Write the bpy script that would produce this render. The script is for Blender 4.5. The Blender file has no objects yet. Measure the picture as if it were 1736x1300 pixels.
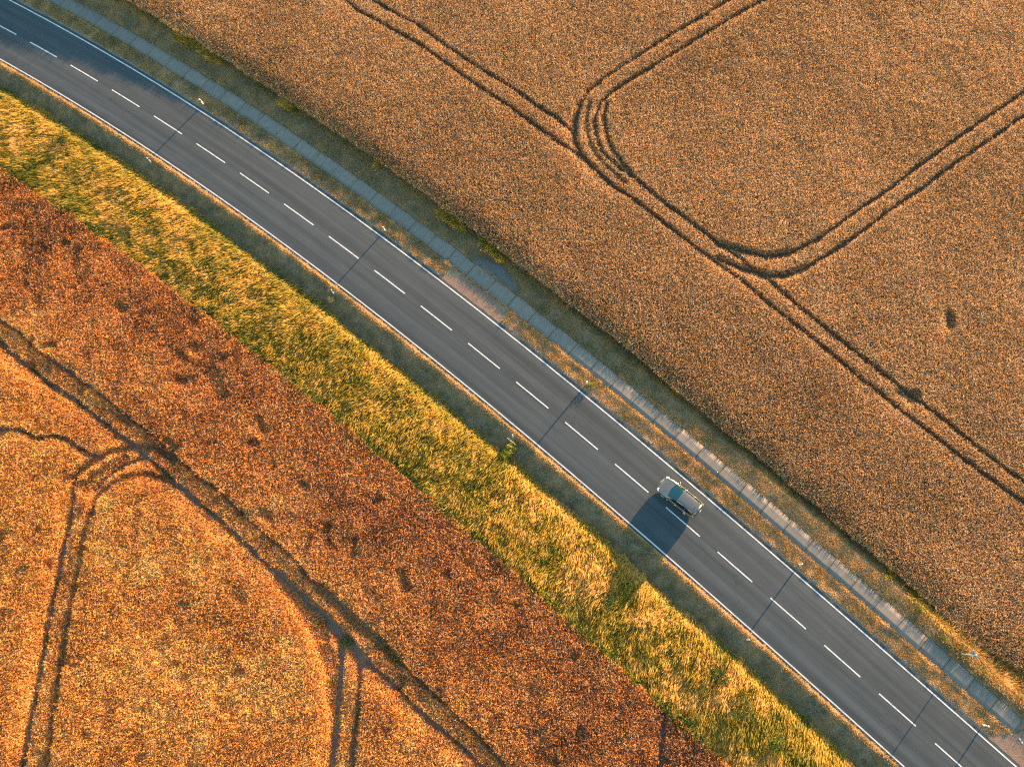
import bpy, bmesh, math, random
import numpy as np
from mathutils import Vector, Matrix

scene = bpy.context.scene
C = scene.collection
R = math.radians
random.seed(7)
rng = np.random.default_rng(11)

# ------------------------------------------------------------------ camera
CAMZ = 80.306
cam_d = bpy.data.cameras.new("camera")
cam = bpy.data.objects.new("camera", cam_d)
C.objects.link(cam)
right = Vector((0.99839057, 0.0, -0.0567122)).normalized()
down = Vector((-0.01500447, -0.964365899, -0.26414632)).normalized()
fwd = Vector((-0.05469131, 0.264572133, -0.96281382)).normalized()
m = Matrix.Identity(4)
for i in range(3):
    m[i][0] = right[i]; m[i][1] = -down[i]; m[i][2] = -fwd[i]
m[2][3] = CAMZ
cam.matrix_world = m
cam_d.sensor_width = 36.0
cam_d.lens = 1499.5 / 1736.0 * 36.0
cam_d.clip_start = 1.0
cam_d.clip_end = 3000.0
scene.camera = cam

# ------------------------------------------------------------------ sky, sun, exposure
SUN_EL, SUN_AZ = 7.9, 50.5
w = bpy.data.worlds.new("World"); scene.world = w; w.use_nodes = True
nt = w.node_tree
bg = nt.nodes["Background"]
sky = nt.nodes.new("ShaderNodeTexSky"); sky.sky_type = 'NISHITA'; sky.sun_disc = False
sky.sun_elevation = R(SUN_EL); sky.sun_rotation = R(90 - SUN_AZ)
sky.air_density = 1.0; sky.dust_density = 0.4; sky.ozone_density = 2.5
tint = nt.nodes.new("ShaderNodeMixRGB"); tint.blend_type = 'MULTIPLY'; tint.inputs[0].default_value = 1.0
tint.inputs[2].default_value = (1.0, 1.0, 0.80, 1)
nt.links.new(sky.outputs[0], tint.inputs[1]); nt.links.new(tint.outputs[0], bg.inputs[0])
bg.inputs[1].default_value = 0.125
sd_ = bpy.data.lights.new("sun", 'SUN'); sd_.energy = 5.0; sd_.angle = R(0.5); sd_.color = (1.0, 0.61, 0.30)
sun = bpy.data.objects.new("sun", sd_); C.objects.link(sun)
sdir = Vector((math.cos(R(SUN_EL)) * math.cos(R(SUN_AZ)), math.cos(R(SUN_EL)) * math.sin(R(SUN_AZ)), math.sin(R(SUN_EL))))
sun.rotation_euler = (-sdir).to_track_quat('-Z', 'Y').to_euler()
sun.location = (60, 80, 60)
scene.view_settings.view_transform = 'Standard'
scene.view_settings.look = 'None'
scene.view_settings.exposure = 2.7
scene.view_settings.gamma = 1.0
try:
    scene.cycles.use_denoising = False; scene.cycles.pixel_filter_type = 'BLACKMAN_HARRIS'; scene.cycles.filter_width = 1.2
    scene.cycles.max_bounces = 5; scene.cycles.diffuse_bounces = 3; scene.cycles.glossy_bounces = 3
    scene.cycles.transmission_bounces = 4; scene.cycles.sample_clamp_indirect = 4.0
except Exception:
    pass

# ------------------------------------------------------------------ road alignment: station s, offset d (+ = field with tramlines)
HP = [-3.63279e-05, 0.0079514, 0.0482604, -0.100292, -0.693829]
DS = .25
SS = np.arange(-500., 650.1, DS)
_u = (SS - 60) / 60; _uc = np.clip(_u, -1.05, 1.05)
TH = np.polyval(HP, _uc) + np.polyval(np.polyder(HP), _uc) * np.clip(_u - _uc, -.3, .3)
_dx = np.cos(TH); _dy = np.sin(TH)
CX = np.r_[0, np.cumsum((_dx[1:] + _dx[:-1]) / 2 * DS)]; CY = np.r_[0, np.cumsum((_dy[1:] + _dy[:-1]) / 2 * DS)]
CX += -57.2272 - np.interp(0, SS, CX); CY += 61.4178 - np.interp(0, SS, CY)

def sd2xy(s, d):
    t = np.interp(s, SS, TH)
    return np.interp(s, SS, CX) - d * np.sin(t), np.interp(s, SS, CY) + d * np.cos(t)

def xy2sd(x, y):
    x = np.asarray(x, float); y = np.asarray(y, float)
    t0 = np.interp(60, SS, TH)
    s = 60 + (x - np.interp(60, SS, CX)) * np.cos(t0) + (y - np.interp(60, SS, CY)) * np.sin(t0)
    for _ in range(6):
        t = np.interp(s, SS, TH)
        s = s + ((x - np.interp(s, SS, CX)) * np.cos(t) + (y - np.interp(s, SS, CY)) * np.sin(t)) * .9
    t = np.interp(s, SS, TH)
    return s, -(x - np.interp(s, SS, CX)) * np.sin(t) + (y - np.interp(s, SS, CY)) * np.cos(t)

def sm(x, a, b):
    t = np.clip((x - a) / (b - a), 0, 1); return t * t * (3 - 2 * t)

def zroad(s):
    u = (np.asarray(s, float) - 60) / 60; uc = np.clip(u, -1.2, 1.2)
    return -1.9 * uc - 1.733 * uc * uc + (-1.9 - 2 * 1.733 * uc) * np.clip(u - uc, -1, 1) * .5

def cross(s, d):
    s = np.asarray(s, float); d = np.asarray(d, float)
    b1 = np.interp(s, [-20, 0, 12, 21, 46, 60, 75, 90, 120], [.95, .72, .30, .06, -.06, -.15, -.4, -.62, -.62])
    T2 = np.interp(s, [-20, 0, 12, 21, 46, 60, 75, 90, 120], [1.0, .80, .45, .27, .16, .06, -.18, -.45, -.5])
    z = np.interp(d, [-30, -13.6, -12.6, -8, -6.0, -5.3, -4.2, -3.75, 3.7, 200], [-1.0, -.95, -.8, -.6, -.62, -.55, -.13, 0, 0, 0])
    return z + np.where(d < 7.0, 0, np.where(d < 9.1, b1 * np.where(b1 > 0, sm(d, 6.9, 9.1), sm(d, 8.1, 9.1)), b1 + (T2 - b1) * sm(d, 9.0, 11.2)))

def ground_z(s, d):
    return zroad(s) + cross(s, d)

def at(s, d, dz=0.0):
    x, y = sd2xy(s, d)
    return Vector((float(x), float(y), float(ground_z(s, d)) + dz))

def heading(s):
    return float(np.interp(s, SS, TH))

# smooth value noise, several octaves
def vnoise(x, y, scale, seed, octaves=1):
    out = 0; amp = 1; tot = 0
    for o in range(octaves):
        r = np.random.default_rng(seed + 17 * o).random((256, 256)).astype(np.float32)
        fx = np.asarray(x) / scale + 1000.37; fy = np.asarray(y) / scale + 1000.71
        ix = np.floor(fx).astype(np.int64); iy = np.floor(fy).astype(np.int64)
        tx = fx - ix; ty = fy - iy; tx = tx * tx * (3 - 2 * tx); ty = ty * ty * (3 - 2 * ty)
        a = r[ix & 255, iy & 255]; b = r[(ix + 1) & 255, iy & 255]; c = r[ix & 255, (iy + 1) & 255]; d = r[(ix + 1) & 255, (iy + 1) & 255]
        out = out + amp * ((a * (1 - tx) + b * tx) * (1 - ty) + (c * (1 - tx) + d * tx) * ty)
        tot += amp; amp *= .5; scale = scale * .5
    return out / tot

def in_view(x, y, z, mx=130, my=110):
    """roughly where the place matters: the photographed ground and a margin round it"""
    vz = z - CAMZ
    f = x * fwd[0] + y * fwd[1] + vz * fwd[2]
    px = 868 + 1499.5 * (x * right[0] + y * right[1] + vz * right[2]) / f
    py = 650 + 1499.5 * (x * down[0] + y * down[1] + vz * down[2]) / f
    return (px > -mx) & (px < 1736 + mx * 1.5) & (py > -my * 1.5) & (py < 1300 + my)

# ------------------------------------------------------------------ object helpers
def tag(o, label=None, cat=None, group=None, kind=None):
    if label: o["label"] = label
    if cat: o["category"] = cat
    if group: o["group"] = group
    if kind: o["kind"] = kind
    return o

def link_mesh(name, me, mat, parent=None, smooth=False):
    o = bpy.data.objects.new(name, me); C.objects.link(o)
    if mat: me.materials.append(mat)
    if parent: o.parent = parent
    if smooth:
        me.shade_smooth()
    return o

def mesh_np(name, V, F, mat, parent=None, smooth=False, attrs=None):
    """V (n,3), F (m,4) or (m,3) arrays -> one mesh object"""
    V = np.ascontiguousarray(V, dtype=np.float32); F = np.ascontiguousarray(F, dtype=np.int32)
    me = bpy.data.meshes.new(name); k = F.shape[1]
    me.vertices.add(len(V)); me.vertices.foreach_set("co", V.ravel())
    me.loops.add(F.size); me.loops.foreach_set("vertex_index", F.ravel())
    me.polygons.add(len(F)); me.polygons.foreach_set("loop_start", np.arange(0, F.size, k, dtype=np.int32))
    try:
        me.polygons.foreach_set("loop_total", np.full(len(F), k, dtype=np.int32))
    except Exception:
        pass
    me.update(calc_edges=True)
    for an, (dom, arr) in (attrs or {}).items():
        arr = np.ascontiguousarray(arr, dtype=np.float32)
        if arr.ndim == 1:
            a = me.attributes.new(an, 'FLOAT', dom); a.data.foreach_set("value", arr)
        else:
            a = me.attributes.new(an, 'FLOAT_VECTOR', dom); a.data.foreach_set("vector", arr.ravel())
    return link_mesh(name, me, mat, parent, smooth)

def empty(name, loc, rz=0.0):
    o = bpy.data.objects.new(name, None); C.objects.link(o); o.location = loc; o.rotation_euler = (0, 0, rz)
    o.empty_display_size = .3
    return o

def obj_bm(name, bm, mat, parent=None, smooth=False):
    me = bpy.data.meshes.new(name); bm.normal_update(); bm.to_mesh(me); bm.free()
    return link_mesh(name, me, mat, parent, smooth)

# ------------------------------------------------------------------ materials
class NT:
    def __init__(s, name):
        s.m = bpy.data.materials.new(name); s.m.use_nodes = True; s.t = s.m.node_tree
        s.b = s.t.nodes["Principled BSDF"]; s.out = s.t.nodes["Material Output"]
    def n(s, typ, **kw):
        nd = s.t.nodes.new(typ)
        for k, v in kw.items():
            if k == 'inp':
                for kk, vv in v.items(): nd.inputs[kk].default_value = vv
            else: setattr(nd, k, v)
        return nd
    def l(s, a, b): s.t.links.new(a, b)
    def attr(s, name): return s.n("ShaderNodeAttribute", attribute_name=name)
    def noise(s, vec, scale, detail=4, rough=.55):
        nd = s.n("ShaderNodeTexNoise", inp={"Scale": scale, "Detail": detail, "Roughness": rough})
        if vec is not None: s.l(vec, nd.inputs["Vector"])
        return nd.outputs["Fac"]
    def ramp(s, fac, stops, interp='LINEAR'):
        nd = s.n("ShaderNodeValToRGB"); cr = nd.color_ramp; cr.interpolation = interp
        while len(cr.elements) < len(stops): cr.elements.new(.5)
        for e, (p, c) in zip(cr.elements, stops): e.position = p; e.color = (*c, 1) if len(c) == 3 else c
        s.l(fac, nd.inputs[0]); return nd.outputs[0]
    def mix(s, fac, a, b, mode='MIX'):
        nd = s.n("ShaderNodeMixRGB", blend_type=mode)
        for i, v in ((0, fac), (1, a), (2, b)):
            if isinstance(v, bpy.types.NodeSocket): s.l(v, nd.inputs[i])
            elif i == 0: nd.inputs[0].default_value = v
            else: nd.inputs[i].default_value = (*v, 1)
        return nd.outputs[0]
    def scalevec(s, vec, sc):
        nd = s.n("ShaderNodeVectorMath", operation='MULTIPLY'); s.l(vec, nd.inputs[0]); nd.inputs[1].default_value = sc
        return nd.outputs[0]
    def bump(s, h, strength, dist):
        nd = s.n("ShaderNodeBump", inp={"Strength": strength, "Distance": dist}); s.l(h, nd.inputs["Height"])
        s.l(nd.outputs[0], s.b.inputs["Normal"])

def plain(name, col, rough=.6, metal=0.0, coat=0.0, var=.12, scale=9.0, emis=None):
    t = NT(name)
    g = t.n("ShaderNodeTexCoord").outputs["Object"]
    n = t.noise(g, scale, 3)
    c = t.mix(n, tuple(v * (1 - var) for v in col), tuple(min(1, v * (1 + var)) for v in col))
    t.l(c, t.b.inputs["Base Color"]); t.b.inputs["Roughness"].default_value = rough
    t.b.inputs["Metallic"].default_value = metal; t.b.inputs["Coat Weight"].default_value = coat
    return t.m

def leaf_mat(name, stops, transl=.3, rough=.7, stops2=None):
    """stops: own colours of the plant parts, picked by the per-leaf attribute 'tint'"""
    t = NT(name)
    c = t.ramp(t.attr("tint").outputs["Fac"], stops)
    if stops2: c = t.mix(t.attr("kind2").outputs["Fac"], c, t.ramp(t.attr("tint").outputs["Fac"], stops2))
    t.l(c, t.b.inputs["Base Color"]); t.b.inputs["Roughness"].default_value = rough
    t.b.inputs["Specular IOR Level"].default_value = .25
    tr = t.n("ShaderNodeBsdfTranslucent"); t.l(c, tr.inputs["Color"])
    mx = t.n("ShaderNodeMixShader"); mx.inputs[0].default_value = transl
    t.l(t.b.outputs[0], mx.inputs[1]); t.l(tr.outputs[0], mx.inputs[2]); t.l(mx.outputs[0], t.out.inputs[0])
    return t.m

M = {}
M['wheat'] = leaf_mat('ripe_wheat', [(0, (.17, .105, .052)), (.25, (.38, .225, .105)), (.55, (.64, .375, .17)), (.85, (.80, .50, .25)), (1, (.86, .62, .35))], .38)
M['rye'] = leaf_mat('ripe_red_grain', [(0, (.13, .055, .03)), (.25, (.37, .145, .06)), (.55, (.68, .28, .09)), (.85, (.84, .41, .13)), (1, (.88, .54, .20))], .40, .7,
    [(0, (.17, .08, .035)), (.25, (.48, .20, .06)), (.55, (.82, .37, .09)), (.85, (.92, .52, .14)), (1, (.94, .65, .22))])
M['tall'] = leaf_mat('tall_grass', [(0, (.07, .085, .014)), (.25, (.18, .175, .022)), (.45, (.34, .26, .03)), (.65, (.50, .31, .045)), (.85, (.66, .38, .09)), (1, (.80, .48, .15))], .38)
M['verge'] = leaf_mat('dry_verge_grass', [(0, (.09, .10, .02)), (.22, (.20, .17, .04)), (.4, (.32, .20, .065)), (.6, (.46, .28, .08)), (.85, (.64, .38, .12)), (1, (.78, .48, .22))], .38)
M['green'] = leaf_mat('green_leaves', [(0, (.02, .035, .006)), (.4, (.07, .10, .012)), (.75, (.17, .20, .02)), (1, (.32, .30, .04))], .35)

t = NT('asphalt')
uv = t.attr("sd").outputs["Vector"]
base = t.ramp(t.noise(t.scalevec(uv, (.035, 1.6, 1)), 1.0, 5, .6), [(.33, (.035, .044, .050)), (.67, (.064, .075, .083))])
sepd = t.n("ShaderNodeSeparateXYZ"); t.l(uv, sepd.inputs[0])
mr = t.n("ShaderNodeMapRange", inp={"From Min": -3.7, "From Max": 3.7}); t.l(sepd.outputs[1], mr.inputs[0])
band = t.ramp(mr.outputs[0], [(0, (.90,) * 3), (.14, (.95,) * 3), (.24, (1.14,) * 3), (.34, (.88,) * 3), (.44, (1.07,) * 3), (.494, (1.0,) * 3), (.5, (.86,) * 3), (.506, (1.0,) * 3), (.6, (.88,) * 3), (.68, (1.12,) * 3), (.76, (.86,) * 3), (.86, (1.1,) * 3), (1, (.85,) * 3)])
c = t.mix(.8, base, band, 'MULTIPLY')
c = t.mix(.55, c, t.ramp(t.noise(uv, 14.0, 3, .7), [(.3, (.72,) * 3), (.7, (1.28,) * 3)]), 'MULTIPLY')
c = t.mix(.5, c, t.ramp(t.noise(uv, .45, 4, .6), [(.3, (.85, .87, .9)), (.7, (1.14, 1.1, 1.06))]), 'MULTIPLY')
stn = t.ramp(t.noise(t.scalevec(uv, (.5, 1.2, 1)), .9, 6, .75), [(.62, (1, 1, 1)), (.72, (.72, .72, .74)), (.8, (.6, .6, .62))])
c = t.mix(.6, c, stn, 'MULTIPLY')
# fine cracks
vo = t.n("ShaderNodeTexVoronoi", feature='DISTANCE_TO_EDGE', inp={"Scale": .23}); 
wv = t.n("ShaderNodeVectorMath", operation='ADD'); t.l(uv, wv.inputs[0])
nz = t.n("ShaderNodeTexNoise", inp={"Scale": .9, "Detail": 5}); t.l(uv, nz.inputs["Vector"])
t.l(t.scalevec(nz.outputs["Color"], (2.2, 2.2, 0)), wv.inputs[1]); t.l(wv.outputs[0], vo.inputs["Vector"])
crk = t.ramp(vo.outputs[0], [(0, (.62,) * 3), (.006, (1,) * 3)])
gate = t.ramp(t.noise(uv, .12, 2), [(.5, (0, 0, 0)), (.6, (1, 1, 1))])
c = t.mix(gate, c, t.mix(1.0, c, crk, 'MULTIPLY'))
t.l(c, t.b.inputs["Base Color"]); t.b.inputs["Roughness"].default_value = .85
t.b.inputs["Specular IOR Level"].default_value = .3
t.bump(t.noise(uv, 30, 3, .7), .35, .01)
M['asphalt'] = t.m

t = NT('road_paint'); uv = t.attr("sd").outputs["Vector"]
wear = t.ramp(t.noise(t.scalevec(uv, (1, 3, 1)), 2.2, 6, .8), [(.30, (.10, .10, .10)), (.40, (.34, .34, .33)), (.52, (.60, .59, .57))])
t.l(wear, t.b.inputs["Base Color"]); t.b.inputs["Roughness"].default_value = .6; M['paint'] = t.m

t = NT('concrete_slab'); uv = t.attr("sd").outputs["Vector"]
c = t.ramp(t.noise(t.scalevec(uv, (3.0, .7, 1)), 1.3, 5, .65), [(.3, (.145, .125, .108)), (.7, (.215, .185, .158))])
c = t.mix(.5, c, t.ramp(t.noise(uv, 12, 4, .7), [(.3, (.8,) * 3), (.7, (1.15,) * 3)]), 'MULTIPLY')
c = t.mix(1, c, t.ramp(t.attr("slab").outputs["Fac"], [(0, (.88, .9, .9)), (1, (1.1, 1.07, 1.03))]), 'MULTIPLY')
t.l(c, t.b.inputs["Base Color"]); t.b.inputs["Roughness"].default_value = .85
t.bump(t.noise(uv, 25, 3, .7), .3, .01); M['concrete'] = t.m

def soil(name, a, b, sc=3.0):
    t = NT(name); g = t.n("ShaderNodeNewGeometry").outputs["Position"]
    c = t.ramp(t.noise(g, sc, 6, .7), [(.3, a), (.7, b)])
    t.l(c, t.b.inputs["Base Color"]); t.b.inputs["Roughness"].default_value = .95
    t.b.inputs["Specular IOR Level"].default_value = .15
    t.bump(t.noise(g, sc * 3, 5, .7), .8, .05); return t.m
M['gravel'] = soil('pinkish_gravel', (.16, .105, .08), (.26, .175, .13), 4)
M['oldasphalt'] = soil('old_grey_asphalt', (.09, .088, .085), (.14, .135, .13), 5)

t = NT('ground_cover'); g = t.n("ShaderNodeNewGeometry").outputs["Position"]
zone = t.attr("zone").outputs["Vector"]
zs = t.n("ShaderNodeSeparateXYZ"); t.l(zone, zs.inputs[0])
n1 = t.noise(g, 1.7, 6, .7)
verge = t.ramp(n1, [(.25, (.15, .10, .06)), (.5, (.26, .185, .12)), (.75, (.38, .28, .20))])
soilc = t.ramp(n1, [(.25, (.13, .10, .075)), (.75, (.23, .185, .145))])
strawc = t.ramp(n1, [(.25, (.22, .14, .06)), (.75, (.36, .24, .11))])
soilu = t.ramp(n1, [(.25, (.07, .05, .032)), (.75, (.13, .095, .06))])
soilc = t.mix(t.attr('upper').outputs['Fac'], soilc, soilu)
c = t.mix(zs.outputs[0], soilc, verge); c = t.mix(zs.outputs[1], c, strawc)
grav = t.ramp(t.noise(g, 9, 4, .7), [(.35, (.12, .11, .10)), (.7, (.30, .26, .22))])
c = t.mix(zs.outputs[2], c, grav)
t.l(c, t.b.inputs["Base Color"]); t.b.inputs["Roughness"].default_value = .95; t.b.inputs["Specular IOR Level"].default_value = .1
t.bump(t.noise(g, 8, 5, .75), .8, .06); M['ground'] = t.m

# ------------------------------------------------------------------ ground, one sheet to the horizon
def strip(name, s_list, d_list, dz, mat, kind='structure', thick=None, zf=None, parent=None, extra=None):
    s = np.asarray(s_list, float); d = np.asarray(d_list, float)
    Sg, Dg = np.meshgrid(s, d, indexing='ij')
    x, y = sd2xy(Sg, Dg); z = (zf(Sg, Dg) if zf else ground_z(Sg, Dg)) + dz
    V = np.stack([x, y, z], -1).reshape(-1, 3); n, k = Sg.shape
    idx = np.arange(n * k).reshape(n, k)
    F = np.stack([idx[:-1, :-1], idx[1:, :-1], idx[1:, 1:], idx[:-1, 1:]], -1).reshape(-1, 4)
    at_ = {"sd": ('POINT', np.stack([Sg, Dg, 0 * Sg], -1).reshape(-1, 3))}
    if extra: at_.update(extra(Sg, Dg))
    o = mesh_np(name, V, F, mat, parent, True, at_)
    if kind and not parent: tag(o, kind=kind)
    return o

sg = np.r_[np.arange(-480, -40, 20), np.arange(-40, 160, .5), np.arange(160, 600, 20)]
dg = np.r_[-450, -250, -150, -100, np.arange(-70, -15, 1.0), np.arange(-15, -3.7, .25), -3.66, -3.5, -3.35, 0, 3.3, 3.42, 3.55, 3.7, np.arange(3.9, 5.0, .2), 5.08, 5.25, 6.65, 6.8, np.arange(7, 14, .25), np.arange(14, 80, 1.0), 100, 150, 250, 450]
def ground_h(S, D):
    z = ground_z(S, D)
    z = z - .10 * ((np.abs(D) < 3.4)) - .10 * ((D > 5.2) & (D < 6.7)) - .015
    x, y = sd2xy(S, D)
    rough = (vnoise(x, y, 1.1, 5, 3) - .5) * .10
    return z + rough * ((D < -4) | (D > 7.0)) * np.clip((np.abs(D) - 3.7) / 1.5, 0, 1)
def zones(S, D):
    x, y = sd2xy(S, D)
    v = ((D > -13.4) & (D < 9.2)).astype(float)
    out = ((D > 60) | (D < -60) | (S < -25) | (S > 140)).astype(float) * (1 - v)
    gr = np.clip(1 - np.abs(D - 3.75) / .30, 0, 1) 
    return {"zone": ('POINT', np.stack([v, out, np.clip(gr, 0, 1)], -1).reshape(-1, 3)), "upper": ('POINT', (D > 0).astype(float).ravel())}
strip('ground', sg, dg, 0, M['ground'], zf=ground_h, extra=zones)

# ------------------------------------------------------------------ road with its markings
ss = np.r_[np.arange(-480, -30, 15), np.arange(-30, 150, .5), np.arange(150, 600, 15)]
edge_r = 3.50 + .10 * (vnoise(ss, ss * 0, .9, 3, 3) - .5) + .0
edge_l = -3.53 + .06 * (vnoise(ss, ss * 0, 1.1, 4, 2) - .5)
def road_mesh():
    cols = np.array([0, .006, .011, .08, .2, .35, .5, .65, .8, .92, .989, .994, 1.0])
    D = edge_l[:, None] + (edge_r - edge_l)[:, None] * cols[None]
    S = np.repeat(ss[:, None], len(cols), 1)
    x, y = sd2xy(S, D); z = zroad(S) + .035 * (1 - (D / 3.6) ** 2) * 1.0
    z[:, 0] -= .05; z[:, -1] -= .03
    V = np.stack([x, y, z], -1).reshape(-1, 3); n, k = S.shape; idx = np.arange(n * k).reshape(n, k)
    F = np.stack([idx[:-1, :-1], idx[1:, :-1], idx[1:, 1:], idx[:-1, 1:]], -1).reshape(-1, 4)
    return tag(mesh_np('road', V, F, M['asphalt'], None, True, {"sd": ('POINT', np.stack([S, D, 0 * S], -1).reshape(-1, 3))}), kind='structure')
road = road_mesh()
def zr(S, D): 
    return zroad(S) + .035 * (1 - (D / 3.6) ** 2)
def paint_strip(name, s0, s1, d0, d1, parts):
    V = []; F = []; A = []
    for (a, b) in parts:
        sl = np.r_[np.arange(a, b, .5), b]
        Sg, Dg = np.meshgrid(sl, [d0, (d0 + d1) / 2, d1], indexing='ij')
        x, y = sd2xy(Sg, Dg); z = zr(Sg, Dg) + .006
        o = len(V); n, k = Sg.shape; idx = np.arange(n * k).reshape(n, k) + sum(len(v) for v in V)
        V.append(np.stack([x, y, z], -1).reshape(-1, 3)); A.append(np.stack([Sg, Dg, 0 * Sg], -1).reshape(-1, 3))
        F.append(np.stack([idx[:-1, :-1], idx[1:, :-1], idx[1:, 1:], idx[:-1, 1:]], -1).reshape(-1, 4))
    return mesh_np(name, np.concatenate(V), np.concatenate(F), M['paint'], road, False, {"sd": ('POINT', np.concatenate(A))})
paint_strip('edge_line', 0, 0, 3.095, 3.215, [(-60, 180)])
paint_strip('edge_line', 0, 0, -3.355, -3.235, [(-60, 180)])
paint_strip('centre_line', 0, 0, -.06, .06, [(6.0 * k, 6.0 * k + 3.96) for k in range(-9, 30)])

# ------------------------------------------------------------------ concrete slab path
def slab_path():
    V = []; F = []; A = []; B = []; n0 = 0
    for k in range(-26, 47):
        s0, s1 = 2.52 * k + .02, 2.52 * (k + 1) - .025
        jit = rng.uniform(-.03, .03, 2); sh = rng.uniform(0, 1); dzv = rng.uniform(-.012, .012); 
        if s1 > 118.6: break
        for (a, b) in ((s0, s1),):
            sl = np.linspace(a, b, 6); dl = np.linspace(5.14 + jit[0], 6.69 + jit[1], 4)
            Sg, Dg = np.meshgrid(sl, dl, indexing='ij'); Dg = Dg + (Dg - 5.14) / 1.55 * .10 * (.5 - (Sg - a) / (b - a))
            x, y = sd2xy(Sg, Dg); z = ground_z(Sg, Dg * 0 + 6) + .028 + dzv + (Sg - s0) * rng.uniform(-.006, .006)
            n, kk = Sg.shape; idx = np.arange(n * kk).reshape(n, kk) + n0
            top = np.stack([x, y, z], -1).reshape(-1, 3); bot = top.copy(); bot[:, 2] -= .14
            V += [top, bot]; ad = np.stack([Sg, Dg, 0 * Sg], -1).reshape(-1, 3); A += [ad, ad]
            B += [np.full(2 * len(top), sh)]
            F.append(np.stack([idx[:-1, :-1], idx[1:, :-1], idx[1:, 1:], idx[:-1, 1:]], -1).reshape(-1, 4))
            ring = np.r_[idx[:, 0], idx[-1, 1:], idx[::-1, -1][1:], idx[0, ::-1][1:-1]]; nb = n * kk; r2 = np.roll(ring, -1)
            F.append(np.stack([ring, ring + nb, r2 + nb, r2], -1))
            n0 += 2 * nb
    o = mesh_np('path', np.concatenate(V), np.concatenate(F), M['concrete'], None, False, {"sd": ('POINT', np.concatenate(A)), "slab": ('POINT', np.concatenate(B))})
    return tag(o, kind='structure')
slab_path()

def patch(name, poly, dz, mat, th=.06, kind='structure'):
    """poly in (s,d): a thin flat piece of paving with an uneven edge"""
    pts = []
    for i, (a, b) in enumerate(poly):
        c2 = poly[(i + 1) % len(poly)]
        L = max(2, int(math.hypot(c2[0] - a, c2[1] - b) / .25))
        for j in range(L):
            f = j / L; pts.append((a + (c2[0] - a) * f + random.uniform(-.04, .04), b + (c2[1] - b) * f + random.uniform(-.04, .04)))
    bm = bmesh.new(); vs = [bm.verts.new(at(p[0], p[1], dz)) for p in pts]
    f = bm.faces.new(vs); r = bmesh.ops.extrude_face_region(bm, geom=[f])
    for v in [e for e in r['geom'] if isinstance(e, bmesh.types.BMVert)]: v.co.z -= th
    bmesh.ops.triangulate(bm, faces=bm.faces[:]); bmesh.ops.recalc_face_normals(bm, faces=bm.faces[:])
    o = obj_bm(name, bm, mat); tag(o, kind=kind); return o
patch('gravel_layby', [(53.4, 3.45), (61.2, 3.45), (60.7, 3.9), (60.3, 4.6), (58, 5.0), (55.2, 4.95), (54.6, 4.3), (53.6, 3.7)], .01, M['gravel'])
patch('old_asphalt_patch', [(54.9, 6.9), (60.2, 6.9), (60.4, 7.4), (59.8, 7.8), (58.2, 8.0), (56.2, 8.2), (55.0, 7.6)], .035, M['oldasphalt'])
patch('junction_apron', [(116.9, 3.45), (150, 3.3), (150, 9.0), (124, 9.5), (119.5, 7.0), (118.6, 5.05), (118.3, 4.7), (117.6, 4.3)], .012, M['gravel'])
bm = bmesh.new()
for (s, d, L, wd) in [(119.1, 5.15, .22, .13), (119.45, 5.05, .16, .12), (119.9, 4.95, .24, .16), (121.3, 5.05, 1.2, .14)]:
    q = [at(s + a, d + b, .035) for a, b in ((0, 0), (L, -.12 * L), (L, wd - .12 * L), (0, wd))]
    vs = [bm.verts.new(p) for p in q]; bm.faces.new(vs)
o = obj_bm('junction_markings', bm, M['paint']); tag(o, kind='structure')

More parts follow.
